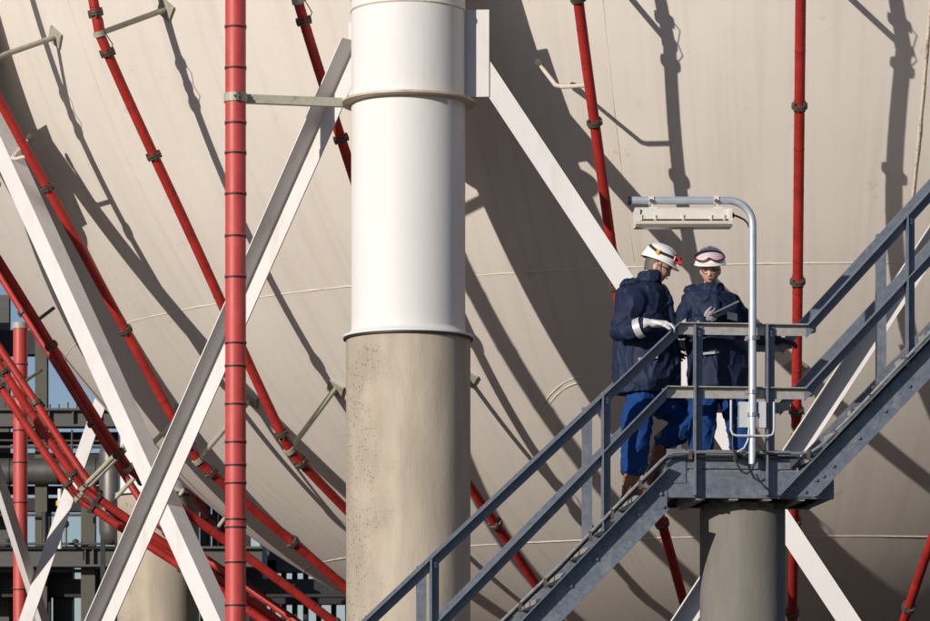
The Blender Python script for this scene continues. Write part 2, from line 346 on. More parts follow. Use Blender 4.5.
# ------------------------------------------------------------------ red sprinkler pipes on the meridians
LSTAND = 1.1; PR = .056
STRUT = (-23.0, -45.6, 2.0, -71.0)
def lpos(lat, L): b = math.radians(lat); return V((0, -math.cos(b), math.sin(b))) * (TR + L)
BASE = lpos(-76, LSTAND); SIDE = V((1, 0, 0))
LATS = [10] + [2, -4, -10.5, -17, -23, -28.5, -34.3, -40, -45.6, -51, -56.5, -62, -67, -71.5, -76]
def standoff(lat, K=0):
    for hi, lo in ((2, -23), (-23, -45.6), (-45.6, -67)):
        if lo <= lat <= hi: u = (lat - lo) / (hi - lo); return LSTAND - .25 * math.sin(math.pi * u)
    return LSTAND
CUT = 0.
def pp(lat): return lpos(lat, standoff(lat) - CUT)
def tang(lat): return (pp(lat - .2) - pp(lat + .2)).normalized()
def outd(lat): return lpos(lat, 0).normalized()
def pipe_meshes(kind):
    global CUT
    out = []; CUT = .08 if kind == 0 else 0.
    add = lambda nm, g, m, sm=35: out.append((nm, g.mesh(nm, M[m], sm, BASE), None))
    path = []
    for i in range(len(LATS) - 1):
        for j in range(4): path.append(LATS[i] + (LATS[i + 1] - LATS[i]) * j / 4)
    path.append(LATS[-1])
    add('pipe', G().tube([pp(l) for l in path], PR, 14), 'red', 50)
    jg = G(); l = 8.
    rnd = random.Random(kind)
    while l > -74:
        t = tang(l); c = pp(l); jg.tube([c - t * .004, c + t * .004], PR + .0025, 14); l -= rnd.uniform(1.6, 2.6)
    add('pipe_joints', jg, 'flange')
    fl = [-29.8 if kind != 2 else -29.3, -38.0, -52.6, -60.0, -12.0, -5.]
    for s in STRUT:
        fl += [s + .95, s - .95]
        t = tang(s); o = outd(s); c = pp(s)
        add('clamp', G().tube([c - t * .03, c + t * .03], PR + .012, 14), 'bracket')
        add('strut', G().tube([lpos(s, -.01), c - o * (PR - .01)], .032, 10), 'bracket')
        q = lpos(s, .014); e1 = (t + SIDE).normalized() * .1; e2 = (t - SIDE).normalized() * .1
        add('mount_plate', G().box(q, e1, e2, o * .014), 'bracket', 0)
        # earthing wire bridging the two couplings
        w = [pp(s + 1.0) + SIDE * .06, pp(s + .6) + SIDE * .12 + o * .03, pp(s) + SIDE * .085, pp(s - .6) + SIDE * .13, pp(s - 1.0) + SIDE * .06]
        add('earthing_wire', G().tube(w, .006, 6), 'band')
    for l in fl:
        t = tang(l); c = pp(l)
        gg = G().tube([c - t * .022, c - t * .004], .086, 16); gg.tube([c + t * .004, c + t * .022], .086, 16)
        for q in range(4):
            d = (SIDE * math.cos(q * 1.571 + .8) + outd(l) * math.sin(q * 1.571 + .8)) * .07
            gg.tube([c + d - t * .045, c + d + t * .045], .013, 6)
        add('coupling', gg, 'clamp')
    if kind == 1:      # sideways nozzle branch
        l = -28.0; c = pp(l); o = outd(l); t = tang(l)
        a = c - SIDE * .36 - t * .02; b = a - SIDE * .30 - o * .55 - t * .10
        add('nozzle_branch', G().tube([c, c - SIDE * .3, a, a + (b - a) * .85], [.022, .022, .024, .02], 8), 'seam')
        add('nozzle', G().tube([a + (b - a) * .8, a + (b - a) * .9, b, b + (b - a) * .05], [.03, .036, .042, .02], 10), 'clamp')
        l = -34.0; c = pp(l); o = outd(l)
    if kind == 0:
        l = -36.5; c = pp(l); o = outd(l)
        add('nozzle', G().tube([c, c - SIDE * .05 - o * .2, c - SIDE * .08 - o * .32], .022, 8), 'clamp')
    return out
PM = [pipe_meshes(k) for k in range(3)]
pipes = [
 (-52.3, 1, 'red sprinkler pipe crossing behind both braces left of the tall riser'),
 (-42.0, 2, 'red sprinkler pipe curving down the tank behind the tall red riser'),
 (-29.4, 0, 'red sprinkler pipe passing behind the thick white column'),
 (-14.7, 1, 'red sprinkler pipe with sideways nozzle arm behind the workers'),
 (-4.0, 2, 'upright red sprinkler pipe beside the lamp, running behind the landing rails'),
 (7.9, 0, 'dark red sprinkler pipe under the rising stair flight'),
]
BUN = 'red sprinkler pipe in the bundle curving under the tank beside the pipe rack'
for ph, k in ((-64, 0), (-77, 2), (-86.5, 1), (-100, 0), (-112.5, 2), (-122.5, 1), (-136, 0)): pipes.append((ph, k, BUN))
for ph, kind, lab in pipes:
    a = math.radians(ph); rot = Matrix.Rotation(a, 3, 'Z')
    root = empty('sprinkler_pipe', TC + rot @ BASE, lab, 'pipe', 'sprinkler pipes around the tank', a)
    for nm, me, _ in PM[kind]:
        c_ = link(nm, me, root)
        if nm == 'pipe_joints': c_['kind'] = 'stuff'

# ------------------------------------------------------------------ riser pipes
def riser(x, Y, rad, label, top, seams, clamp_y):
    p = at(x, 300, Y); root = empty('riser_pipe', (p.x, p.y, 0), label, 'pipe', 'upright risers')
    B = V((p.x, p.y, 0))
    part('pipe', G().lathe(B, [(rad, 0), (rad, top)], 40), 'red2', root)
    part('base_flange', G().lathe(B, [(rad * 1.7, 0), (rad * 1.7, .04), (rad * 1.02, .04)], 24, cap=False), 'flange', root)
    zz = [(PY0 - y) / FPX * Y + EYE for y in seams]
    for z in zz:
        part('joint_band', G().lathe(B, [(rad + .001, z - .009), (rad + .005, z - .008), (rad + .005, z + .008), (rad + .001, z + .009)], 40, cap=False), 'band', root)
        part('cladding_lip', G().lathe(B, [(rad + .001, z + .009), (rad + .008, z + .012), (rad + .006, z + .03), (rad + .001, z + .034)], 40, cap=False), 'red2', root)
    zc = (PY0 - clamp_y) / FPX * Y + EYE
    cl = part('pipe_clamp', G().lathe(B, [(rad + .001, zc - .045), (rad + .014, zc - .045), (rad + .014, zc + .045), (rad + .001, zc + .045)], 40, cap=False), 'bracket', root)
    return root, B, zc, cl
seams1 = (28, 69, 124, 154, 195, 237, 278, 344, 367, 405, 443, 466, 484, 520, 528, 563, 606, -20, -62, -110, 650, 690)
rs, RB, zc, cl = riser(235.6, 40.15, .1085, 'thick tall red riser pipe standing beside the white column, strapped to it', 17.5, seams1, 98)
c0 = colpos(0); tgt = c0 + (RB - c0).normalized() * .70; tgt.z = zc - .005; src = RB + (c0 - RB).normalized() * .10; src.z = zc
sd = (tgt - src).normalized()
part('strap_bar', G().prism(src, tgt, [(-.045, -.006), (.045, -.006), (.045, .006), (-.045, .006)], (0, 0, 1)).prism(src, tgt, [(-.045, -.006), (-.033, -.006), (-.033, -.07), (-.045, -.07)], (0, 0, 1)), 'bracket', rs, 0)
part('clamp_lug', G().box(RB + V((.03, -.13, zc)), (.014, 0, 0), (0, .03, 0), (0, 0, .05)).tube([RB + V((-.01, -.145, zc)), RB + V((.07, -.145, zc))], .012, 8), 'clamp', cl)
riser(20.4, 58.0, .1085, 'red riser pipe in front of the dark pipe rack, behind the pipe bundle', 15.0 - 3.8, (431, 463, 503, 547, 590, 397, 365, 640), 326)

# ------------------------------------------------------------------ concrete pillar and staircase
SA = math.radians(6.0)
U = V((math.cos(SA), math.sin(SA), 0)); WD = V((-math.sin(SA), math.cos(SA), 0)); UP = V((0, 0, 1))
SO = at(730, 478, 29.6)
def SP(x, y, w=0.): return on_plane(x, y, SO + WD * w, WD)
SW = 1.0                        # clear width between the two rail planes
floor_z = SP(730, 470).z
def uz(p): d = p - SO; return d.dot(U), p.z
def W3(u, z, w): return V((SO.x, SO.y, 0)) + U * u + WD * w + UP * z

stair = empty('staircase', V((SO.x, SO.y, 0)), 'galvanised steel staircase with angle-iron railings and small landing on concrete pillar', 'staircase')
pc = SP(742.5, 520, .52); pil = empty('concrete_pillar', (pc.x, pc.y, 0), 'round dark concrete pillar carrying the stair landing', 'pillar')
zl_bot = SP(730, 498).z
gp = G().lathe((pc.x, pc.y, 0), [(.6, 0), (.6, .3), (.335, .32), (.335, zl_bot - .055)], 56)
part('shaft', gp, 'concrete2', pil)
capg = G()
for k in range(14):
    a = k * 2 * math.pi / 14; capg.box((pc.x + .30 * math.cos(a), pc.y + .30 * math.sin(a), zl_bot - .045), (.03, 0, 0), (0, .03, 0), (0, 0, .03))
part('mortar_bed', capg.lathe((pc.x, pc.y, zl_bot - .056), [(.30, 0), (.30, .05)], 40), 'concrete2', pil)

uL, zL1 = uz(SP(667, 471)); uR, _ = uz(SP(834, 471))
z450 = SP(730, 450).z
# landing
part('landing_deck', G().box(W3((uL + uR) / 2, floor_z - .012, SW / 2), U * ((uR - uL) / 2 - .01), WD * (SW / 2 - .02), UP * .012), 'steel2', stair, 0)
gr = G()
n = 26
for i in range(n): gr.box(W3(uL + .03 + (uR - uL - .06) * i / (n - 1), floor_z + .012, SW / 2), U * .003, WD * (SW / 2 - .03), UP * .012)
part('deck_grating', gr, 'steel2', stair, 0)['kind'] = 'stuff'
def chan_prof(h, fl, t, s=1):
    p = [(-h, 0), (h, 0), (h, fl), (h - t, fl), (h - t, t), (-h + t, t), (-h + t, fl), (-h, fl)]
    return [(x, y * s) for x, y in p]
zc = (zl_bot + floor_z - .006) / 2; hh = (floor_z - .006 - zl_bot) / 2
part('landing_beam', G().prism(W3(uL, zc, 0), W3(uR, zc, 0), chan_prof(hh, .07, .008), UP, WD), 'steel', stair, 0)
part('landing_beam', G().prism(W3(uL, zc, SW), W3(uR, zc, SW), chan_prof(hh, .07, .008, -1), UP, WD), 'steel', stair, 0)
part('landing_beam', G().prism(W3(uL + .002, zc, .012), W3(uL + .002, zc, SW - .012), chan_prof(hh - .003, .07, .008), UP, U), 'steel', stair, 0)
part('landing_beam', G().prism(W3(uR - .002, zc, .012), W3(uR - .002, zc, SW - .012), chan_prof(hh - .003, .07, .008, -1), UP, U), 'steel', stair, 0)
for q in (.2, .4, .6, .8):
    uu = uL + (uR - uL) * q
    part('joist', G().box(W3(uu, zl_bot + .02, SW / 2), U * .035, WD * (SW / 2 - .02), UP * .035), 'steel2', stair, 0)
u787 = uz(SP(790, 460))[0]
part('toe_plate', G().box(W3((uL + u787) / 2, (floor_z + .01 + z450) / 2, .006), U * ((u787 - uL) / 2), WD * .005, UP * ((z450 - floor_z - .01) / 2)), 'steel', stair, 0)
part('toe_plate', G().box(W3((uL + u787) / 2, (floor_z + .01 + z450) / 2, SW - .006), U * ((u787 - uL) / 2), WD * .005, UP * ((z450 - floor_z - .01) / 2)), 'steel', stair, 0)
part('splice_plate', G().box(W3(uz(SP(676, 462))[0], SP(676, 466).z, -.006), U * .075, WD * .004, UP * .13), 'steel', stair, 0)
# stringers
a2, za = uz(SP(667, 489)); b2, zb_ = uz(SP(569, 591.3)); sl_ = (za - zb_) / (a2 - b2)
uend = a2 - (za - .15) / sl_
for w, s in ((0, -1), (SW, 1)):
    part('stringer', G().prism(W3(a2, za, w), W3(uend, .15, w), chan_prof(.163, .115, .009, s), UP, WD), 'steel', stair, 0)
RISE = .2; RUN = RISE / sl_
for k in range(1, int((floor_z - .1) / RISE) + 1):
    part('tread', G().box(W3(uL - k * RUN + .07, floor_z - k * RISE - .02, SW / 2), U * .125, WD * (SW / 2 - .012), UP * .018), 'steel2', stair, 0)
ra, rza = uz(SP(795.5, 497.5)); rb, rzb = uz(SP(890, 398.5)); rs_ = (rzb - rza) / (rb - ra); rtop = rza + 3.6
for w, s in ((0, -1), (SW, 1)):
    part('stringer', G().prism(W3(ra, rza + .004, w - s * -.009 * 0 + s * .003), W3(ra + (rtop - rza) / rs_, rtop, w + s * .003), chan_prof(.15, .115, .009, s), U, WD), 'steel', stair, 0)
for k in range(1, 17):
    part('tread', G().box(W3(ra + .16 + k * RISE / rs_, floor_z + k * RISE - .05, SW / 2), U * .125, WD * (SW / 2 - .012), UP * .018), 'steel2', stair, 0)
bg_ = G()
for x, y in ((648, 500), (638, 512), (660, 492), (620, 530), (596, 557), (570, 584), (662, 505), (795, 490), (804, 490), (815, 478), (832, 464), (858, 436), (884, 409), (908, 384), (822, 474)):
    u_, z_ = uz(SP(x, y + 2)); bg_.tube([W3(u_, z_, .0), W3(u_, z_, -.03)], .016, 6)
part('bolts', bg_, 'steel', stair, 0)['kind'] = 'stuff'
# railings: angle iron, the top leg pointing outwards
def angle_prof(h, o, t=.008, s=-1): return [(0, 0), (0, s * o), (-t, s * o), (-t, s * t), (-h, s * t), (-h, 0)]
tl = uz(SP(678, 323)); tz = tl[1]; trr = uz(SP(806, 323))[0]; t_lo = uz(SP(370, 615)); t_hi = uz(SP(930, 189))
ml = uz(SP(666, 386.5)); mz = ml[1]; mr = uz(SP(804, 386.5))[0]; m_lo = uz(SP(441, 617)); m_hi = uz(SP(930, 252.6))
def ext(p, q, f): return (p[0] + (q[0] - p[0]) * f, p[1] + (q[1] - p[1]) * f)
for w, s in ((0, -1), (SW, 1)):
    for nm, L_, R_, zz, lo, hi in (('handrail', tl[0], trr, tz, t_lo, t_hi), ('mid_rail', ml[0], mr, mz, m_lo, m_hi)):
        e0 = ext((L_, zz), lo, 2.3); e1 = ext((R_, zz), hi, 2.2)
        part(nm, G().prism(W3(L_ + .001, zz, w), W3(R_ - .001, zz, w), angle_prof(.088, .06, .008, s), UP, WD), 'steel2', stair, 0)
        part(nm, G().prism(W3(*e0, w), W3(L_, zz, w), angle_prof(.105, .082, .016, s), UP, WD), 'steel3', stair, 0)
        part(nm, G().prism(W3(R_, zz, w), W3(*e1, w), angle_prof(.105, .082, .016, s), UP, WD), 'steel3', stair, 0)
        part('rail_splice', G().box(W3(L_ + .02, zz - .05, w - s * .006), U * .05, WD * .004, UP * .035), 'steel', stair, 0)
        part('rail_splice', G().box(W3(R_ + .03, zz - .035, w - s * .007), U * .05 + UP * .01, WD * .004, UP * .035), 'bracket', stair, 0)
def post_prof(s): return [(-.037, s * .009), (.037, s * .009), (.037, s * .017), (-.024, s * .017), (-.024, s * .084), (-.037, s * .084)]
for x, y0, y1 in ((605.5, 391, 532), (434, 555, 705), (262, 722, 880), (697.5, 324, 496), (769.5, 324, 496), (909.5, 212, 368), (1080, 32, 190)):
    ut, zt_ = uz(SP(x, y0)); _, zb2 = uz(SP(x, y1))
    for w, s in ((0, -1), (SW, 1)):
        po = part('post', G().prism(W3(ut, zb2, w), W3(ut, zt_ - .014, w), post_prof(s), U, WD), 'steel3', stair, 0)
        bb = G()
        for yy in (.035, .06): bb.tube([W3(ut + .008, zt_ - .03 - yy, w + s * .012), W3(ut + .008, zt_ - .03 - yy, w + s * .034)], .012, 6)
        part('bolt', bb, 'pole', po, 0)

# ------------------------------------------------------------------ cable conduits on the stair
croot = empty('cable_conduit', SP(502, 621, -.05), 'pair of thin grey cable conduits clipped along the stair edge', 'cable')
path = [(440, 685), (502, 621), (560, 565), (600, 523), (634, 488), (661, 461), (668, 455), (675, 452.5), (700, 452), (760, 452.5), (800, 453.5), (812, 451.5), (823, 444), (850, 417), (890, 375), (930, 333), (990, 270)]
part('conduit', G().tube([SP(x, y, -.075) for x, y in path], .013, 8), 'cond', croot)
part('conduit', G().tube([SP(x + (3 if i > 8 else -1), y + 4.5, -.06) for i, (x, y) in enumerate(path)], .011, 8), 'rubber', croot)
for x, y in ((520, 604), (545, 580), (590, 533), (612, 511), (640, 482), (690, 452), (735, 452.5), (808, 452), (835, 432), (870, 396), (905, 359)):
    part('clip', G().box(SP(x, y + 3, -.065), U * .012, WD * .035, UP * .035), 'clamp', croot, 0)

# ------------------------------------------------------------------ lamp on the railing
lamp = empty('railing_lamp', SP(752.5, 462, -.1), 'grey bent pole lamp with long white tube fitting, bolted to the landing rail', 'lamp')
LW = -.1
arc = [(752.5, 464), (752.5, 300), (752.5, 226)] + [(728.5 + 24 * math.cos(a), 224.5 - 24 * math.sin(a)) for a in [math.radians(d) for d in range(10, 91, 10)]] + [(700, 200.5), (630, 200.5)]
part('pole', G().tube([SP(x, y, LW) for x, y in arc], .030, 16), 'pole', lamp, 60)
part('end_cap', G().tube([SP(631, 200.5, LW), SP(627.5, 200.5, LW)], .033, 14), 'rubber', lamp)
fx = empty  # fitting parts
fa, fb = SP(635, 215, LW), SP(730, 215, LW)
zt_, zm_, zb_2 = SP(682, 208.5, LW).z - fa.z, SP(682, 221.5, LW).z - fa.z, SP(682, 229, LW).z - fa.z
hous = part('lamp_housing', G().prism(fa, fb, [(zm_, -.085), (zt_ - .035, -.07), (zt_ - .008, -.045), (zt_, -.02), (zt_, .02), (zt_ - .008, .045), (zt_ - .035, .07), (zm_, .085)], UP, WD), 'lampbody', lamp, 30)
part('gasket', G().prism(fa + U * .03, fb - U * .03, [(zm_ - .001, -.087), (zm_ - .001, .087), (zm_ - .017, .087), (zm_ - .017, -.087)], UP, WD), 'rubber', hous, 0)
part('diffuser', G().prism(fa - U * .005, fb + U * .005, [(zm_ - .014, -.092), (zm_ - .014, .092), (zb_2 + .02, .09), (zb_2, .06), (zb_2, -.06), (zb_2 + .02, -.09)], UP, WD), 'diff', hous, 30)
for x in (636.5, 728.5): part('end_plate', G().box(SP(x, 218, LW), U * .014, WD * .09, UP * .06), 'lampbody', hous, 0)
for x in (641, 655, 683, 711, 724):
    part('clip', G().box(SP(x, 217.5, LW - .086), U * .008, WD * .006, UP * .022), 'lampbody', hous, 0)
for x in (651, 716):
    cl = part('pipe_clamp', G().tube([SP(x - 2.3, 200.5, LW), SP(x + 2.3, 200.5, LW)], .04, 14), 'lampbody', lamp)
    part('hanger', G().box(SP(x + 1, 206, LW), U * .006, WD * .02, UP * .03).box(SP(x + 2, 209, LW - .02), U * .035, WD * .03, UP * .012), 'lampbody', cl, 0)
    part('bolt', G().tube([SP(x, 200.5, LW - .02), SP(x, 200.5, LW - .06)], .014, 8), 'clamp', cl)
part('lamp_cable', G().tube([SP(x, y, LW) for x, y in ((729, 215.5), (733, 215), (738, 216.5), (744, 219.5), (747.5, 223), (749.5, 228))], .008, 8), 'rubber', lamp)
part('cable_gland', G().tube([SP(730, 215.5, LW), SP(734, 215.2, LW)], .02, 10), 'rubber', lamp)
part('junction_box', G().box(SP(745, 415, -.06), U * .05, WD * .03, UP * .098), 'boxgrey', lamp, 0)
part('junction_box', G().box(SP(762, 415, -.085), U * .028, WD * .02, UP * .1), 'boxgrey', lamp, 0)
for y in (392, 414.5, 338):
    part('pipe_clamp', G().tube([SP(752.5, y - 2, LW), SP(752.5, y + 2, LW)], .042, 12).box(SP(752.5, y, LW + .045), U * .055, WD * .02, UP * .012), 'cond', lamp)
part('cable', G().tube([SP(x, y, -.14) for x, y in ((731, 400), (731, 430), (732.5, 434), (736, 435.5), (768, 436), (772.5, 434.5), (774, 430), (774, 402))], .009, 8), 'boxgrey', lamp)
part('cable', G().tube([SP(x, y, -.13) for x, y in ((733, 424), (732.5, 445), (735, 460), (740, 470), (746, 474), (752, 470), (755, 462), (756, 452))], .008, 8), 'rubber', lamp)
part('cable', G().tube([SP(x, y, -.12) for x, y in ((749, 428), (748, 440), (744, 448), (737, 452))], .007, 8), 'boxgrey', lamp)
part('cable', G().tube([SP(x, y, -.12) for x, y in ((755, 428), (757, 444), (764, 452), (776, 454), (790, 454))], .008, 8), 'rubber', lamp)
part('cable', G().tube([SP(x, y, -.1) for x, y in ((756, 474), (759, 480), (764, 486), (768, 490))], .007, 8), 'rubber', lamp)

# ------------------------------------------------------------------ people
def remeshed(g, name, material, voxel, smooth_it=4, disp=None, parent=None):
    root = parent
    while root.parent: root = root.parent
    me = g.mesh(name, None, 0)
    o = bpy.data.objects.new('tmp', me); COL.objects.link(o)
    m = o.modifiers.new('r', 'REMESH'); m.mode = 'VOXEL'; m.voxel_size = voxel
    if smooth_it: s = o.modifiers.new('s', 'SMOOTH'); s.iterations = smooth_it; s.factor = .5
    dg = bpy.context.evaluated_depsgraph_get(); new = bpy.data.meshes.new_from_object(o.evaluated_get(dg))
    bpy.data.objects.remove(o); bpy.data.meshes.remove(me)
    if disp:
        nn = [v.normal.copy() for v in new.vertices]
        for v, n_ in zip(new.vertices, nn): v.co += n_ * disp(v.co)
    new.transform(Matrix.Translation(-root.location)); new.materials.clear(); new.materials.append(material)
    new.polygons.foreach_set('use_smooth', [True] * len(new.polygons)); new.name = name; new.update()
    return link(name, new, parent)
def cloth(amp, sc=(7, 7, 11), seed=0.):
    """long creases: raised lines along the zero contours of smooth, warped noise, on soft bulges"""
    def f(p):
        q = V((p.x * sc[0] + seed, p.y * sc[1] - seed, p.z * sc[2])); w = noise.noise_vector(q * .5) * .5
        a = math.exp(-(noise.noise(q + w) / .10) ** 2); b = math.exp(-(noise.noise(q * 1.7 + w + V((9, 3, 5))) / .12) ** 2)
        return amp * (.9 * a + .6 * b - .35 + .9 * noise.noise(q * .45 + V((3, 7, 1))))
    return f
def limb(g, pts, n=16):        # pts: (position, radius)
    secs = []
    for i, (p, r_) in enumerate(pts):
        d = (V(pts[min(i + 1, len(pts) - 1)][0]) - V(pts[max(i - 1, 0)][0])).normalized()
        a = d.orthogonal().normalized() if i == 0 else (prev - d * prev.dot(d)).normalized()
        prev = a; secs.append((p, a * r_, d.cross(a) * r_))
    g.loft(secs, n)
    for p, r_ in (pts[0], pts[-1]): g.ellip(p, (r_, 0, 0), (0, r_, 0), (0, 0, r_), 12, 8)
    return g
def glove(wrist, fwd, back, side, mat_, name, parent, curl=(.35, .6, .5), scale=1.):
    """side: unit vector from the little finger towards the thumb"""
    fwd = V(fwd).normalized(); back = (V(back) - fwd * V(back).dot(fwd)).normalized(); lat = V(side); lat = (lat - fwd * lat.dot(fwd) - back * lat.dot(back)).normalized()
    g = G(); s = scale; P = V(wrist)
    g.loft([(P - fwd * .05 * s, lat * .042 * s, back * .036 * s), (P, lat * .034 * s, back * .027 * s), (P + fwd * .04 * s, lat * .045 * s, back * .021 * s), (P + fwd * .09 * s, lat * .046 * s, back * .017 * s), (P + fwd * .10 * s, lat * .042 * s, back * .013 * s)], 16)
    for i, (off, ln) in enumerate(((.035, .075), (.012, .084), (-.012, .078), (-.034, .06))):
        p = P + fwd * .088 * s + lat * off * s; a = 0.; pts = [(p - fwd * .01 * s, .0115 * s)]
        for q, cu in zip((.45, .32, .23), curl):
            a += cu * (1 + .08 * i); d = fwd * math.cos(a) - back * math.sin(a) + lat * off * 1.2; p = p + d.normalized() * ln * q * s; pts.append((p, (.0112 - .0012 * len(pts)) * s))
        limb(g, pts, 10)
    p = P + fwd * .03 * s + lat * .035 * s
    t1 = p + (fwd * .75 + lat * .6 - back * .2) * .035 * s; t2 = t1 + (fwd * .9 + lat * .2 - back * .45) * .033 * s; t3 = t2 + (fwd * .85 - back * .6) * .026 * s
    limb(g, [(p, .0145 * s), (t1, .0135 * s), (t2, .012 * s), (t3, .010 * s)], 10)
    return remeshed(g, name, M[mat_], .0048, 2, cloth(.0015, (40, 40, 40)), parent)

def build_head(g, C_, F, S, T, s=1.):
    """head, face relief, ears and neck stump in frame F(orward) S(ide) T(op)"""
    nu, nv = 40, 30; vs = []; fs = []
    for j in range(nv + 1):
        t = math.pi * j / nv
        for i in range(nu):
            p = 2 * math.pi * i / nu
            x = math.cos(p) * math.sin(t); y = math.sin(p) * math.sin(t); z = -math.cos(t)     # forward, side, up
            X, Y_, Z = x * .096, y * .076, z * .118
            if Z < 0:
                k_ = -Z / .118; Y_ *= 1 - .30 * k_ * k_; X = X * (1 - .10 * k_) + .012 * k_
                if x < 0: X *= 1 - .35 * k_
            if x > 0:
                ga = lambda cy, cz, sy, sz: math.exp(-((Y_ - cy) / sy) ** 2 - ((Z - cz) / sz) ** 2)
                X += x * (.010 * ga(0, .022, .05, .012) - .010 * ga(.031, .000, .016, .011) - .010 * ga(-.031, .000, .016, .011)
                     + .010 * ga(0, -.008, .009, .022) + .022 * ga(0, -.030, .012, .013) + .006 * ga(0, -.062, .026, .008) - .005 * ga(0, -.054, .02, .005)
                     + .010 * ga(0, -.098, .028, .018) + .006 * ga(.042, -.026, .02, .02) + .006 * ga(-.042, -.026, .02, .02))
            vs.append(C_ + (F * X + S * Y_ + T * Z) * s)
    for j in range(nv):
        for i in range(nu):
            a = j * nu + i; b = j * nu + (i + 1) % nu; fs.append((a, b, b + nu, a + nu))
    g.add(vs, fs)
    for sg in (-1, 1):
        g.ellip(C_ + (F * -.008 + S * sg * .077 + T * -.012) * s, F * .018 * s, S * .008 * s, T * .032 * s, 10, 8)
    return g
def person_head_bits(root, C_, F, S, T, s, hair_m, glasses=True):
    for sg in (-1, 1):
        part('eye', G().ellip(C_ + (F * .083 + S * sg * .031 + T * .0) * s, F * .008 * s, S * .012 * s, T * .006 * s, 10, 6), 'eye', root)
    part('mouth', G().ellip(C_ + (F * .0965 + T * -.058) * s, F * .006 * s, S * .022 * s, T * .0055 * s, 12, 6), 'lips', root)
    hg = G()
    hg.loft([(C_ + (F * (-.018) + T * z) * s, F * (.083 - max(0, -z) * .25) * s, S * (.078 - max(0, -z) * .15) * s) for z in (.07, .03, 0, -.025, -.04, -.05)], 24)
    # hair covers the back and sides only
    for q in range(len(hg.v)):
        d = (hg.v[q] - C_); f_ = d.dot(F) / s
        if f_ > .012: hg.v[q] = hg.v[q] - F * (f_ - .012) * s - S * d.dot(S) * .10
    part('hair', hg, hair_m, root, 60)
    if glasses:
        gg = G()
        for sg in (-1, 1):
            c = C_ + (F * .097 + S * sg * .032 + T * .0) * s
            gg.tube([c + (S * math.cos(a) * .026 + T * math.sin(a) * .019 - F * .006 * abs(math.cos(a))) * s for a in [math.pi * k / 8 for k in range(17)]], .0028 * s, 6, False)
            gg.tube([C_ + (F * .093 + S * sg * .058 + T * .004) * s, C_ + (F * .0 + S * sg * .083 + T * .004) * s], .0028 * s, 6)
        gg.tube([C_ + (F * .1 + S * .008) * s, C_ + (F * .1 - S * .008) * s], .0028 * s, 6)
        part('glasses', gg, 'strap', root, 60)
def helmet(root, C_, F, S, T, s=1.):
    """hard hat: dome with ridge, rim and peak; C_ is the centre of the head"""
    T, F = (T * .985 - F * .174 * 0 + F * 0).normalized(), F; B = C_ + (T * .040 - F * .006) * s; nu, nv = 48, 12; vs = []; fs = []
    def rad(p):
        c, q = math.cos(p), math.sin(p); return 1 / math.sqrt((c / .132) ** 2 + (q / .108) ** 2)
    prof = [(1, 0.)] + [(math.cos(a) ** .8, math.sin(a) * .122) for a in [math.pi / 2 * k / nv for k in range(1, nv + 1)]]
    for r_, h in prof:
        for i in range(nu):
            p = 2 * math.pi * i / nu; R_ = rad(p) * max(r_, .001); hh_ = h + (.006 * math.exp(-(math.sin(p) * R_ / .018) ** 2) if h > .03 else 0)
            vs.append(B + (F * math.cos(p) * R_ + S * math.sin(p) * R_ + T * hh_) * s)
    n_ = len(prof)
    for j in range(n_ - 1):
        for i in range(nu):
            a = j * nu + i; b = j * nu + (i + 1) % nu; fs.append((a, b, b + nu, a + nu))
    # rim and peak, a thin closed band
    o = len(vs)
    for k, (dr, dz) in enumerate(((0, .006), (1, 0), (1, -.006), (-.06, -.006))):
        for i in range(nu):
            p = 2 * math.pi * i / nu; pk = max(0, math.cos(p)) ** 2; lip = (.005 + .030 * pk) * dr if dr > 0 else dr * .2
            R_ = rad(p) + lip; vs.append(B + (F * math.cos(p) * R_ + S * math.sin(p) * R_ + T * (dz - (.014 * pk if dr == 1 else 0))) * s)
    for k in range(3):
        for i in range(nu):
            a = o + k * nu + i; b = o + k * nu + (i + 1) % nu; fs.append((a + nu, b + nu, b, a) if False else (a, a + nu, b + nu, b))
    g = G(); g.add(vs, fs)
    h = part('helmet', g, 'helmet', root, 50)
    return h, B

# --- the man on the top steps, in profile, right hand on the rail
mroot = empty('person', SP(640, 497, .45), 'person in navy jacket and brown boots, gloved hand on rail, red headlamp on helmet', 'person')
P = SP
mF = (U * .93 - WD * .18 + V((0, 0, -.36))).normalized(); mS = UP.cross(mF).normalized(); mT = mF.cross(mS).normalized()
mC = P(657.5, 266.5, .43); ms = 1.06
bod = G(); build_head(bod, mC, mF, mS, mT, ms)
limb(bod, [(mC - mT * .06 - mF * .02, .058), (P(649, 283, .44), .062), (P(643, 300, .45), .10)])
bod.loft([(P(642, 297, .45), U * .09, WD * .15), (P(642, 330, .45), U * .11, WD * .16), (P(644, 385, .45), U * .11, WD * .15)])
limb(bod, [(P(640, 300, .27), .05), (P(621, 334, .2), .042), (P(648, 325.5, .03), .03)]); limb(bod, [(P(642, 300, .63), .05), (P(640, 336, .7), .042), (P(664, 346, .66), .03)])
limb(bod, [(P(644, 388, .37), .07), (P(638, 432, .32), .055), (P(633, 482, .3), .04)]); limb(bod, [(P(652, 388, .56), .07), (P(686, 421, .6), .055), (P(651, 479, .6), .04)])
remeshed(bod, 'body', M['skin'], .0062, 2, None, mroot)
person_head_bits(mroot, mC, mF, mS, mT, ms, 'hairgrey')
j = G()
j.loft([(P(x, y, .45), U * a, WD * b) for x, y, a, b in ((646, 395, .255, .23), (646, 380, .258, .245), (645, 360, .25, .25), (643.5, 340, .236, .25), (642, 320, .215, .25), (640.5, 303, .195, .24), (641, 291, .19, .215), (643, 284, .145, .15), (647, 279, .098, .105))], 32)
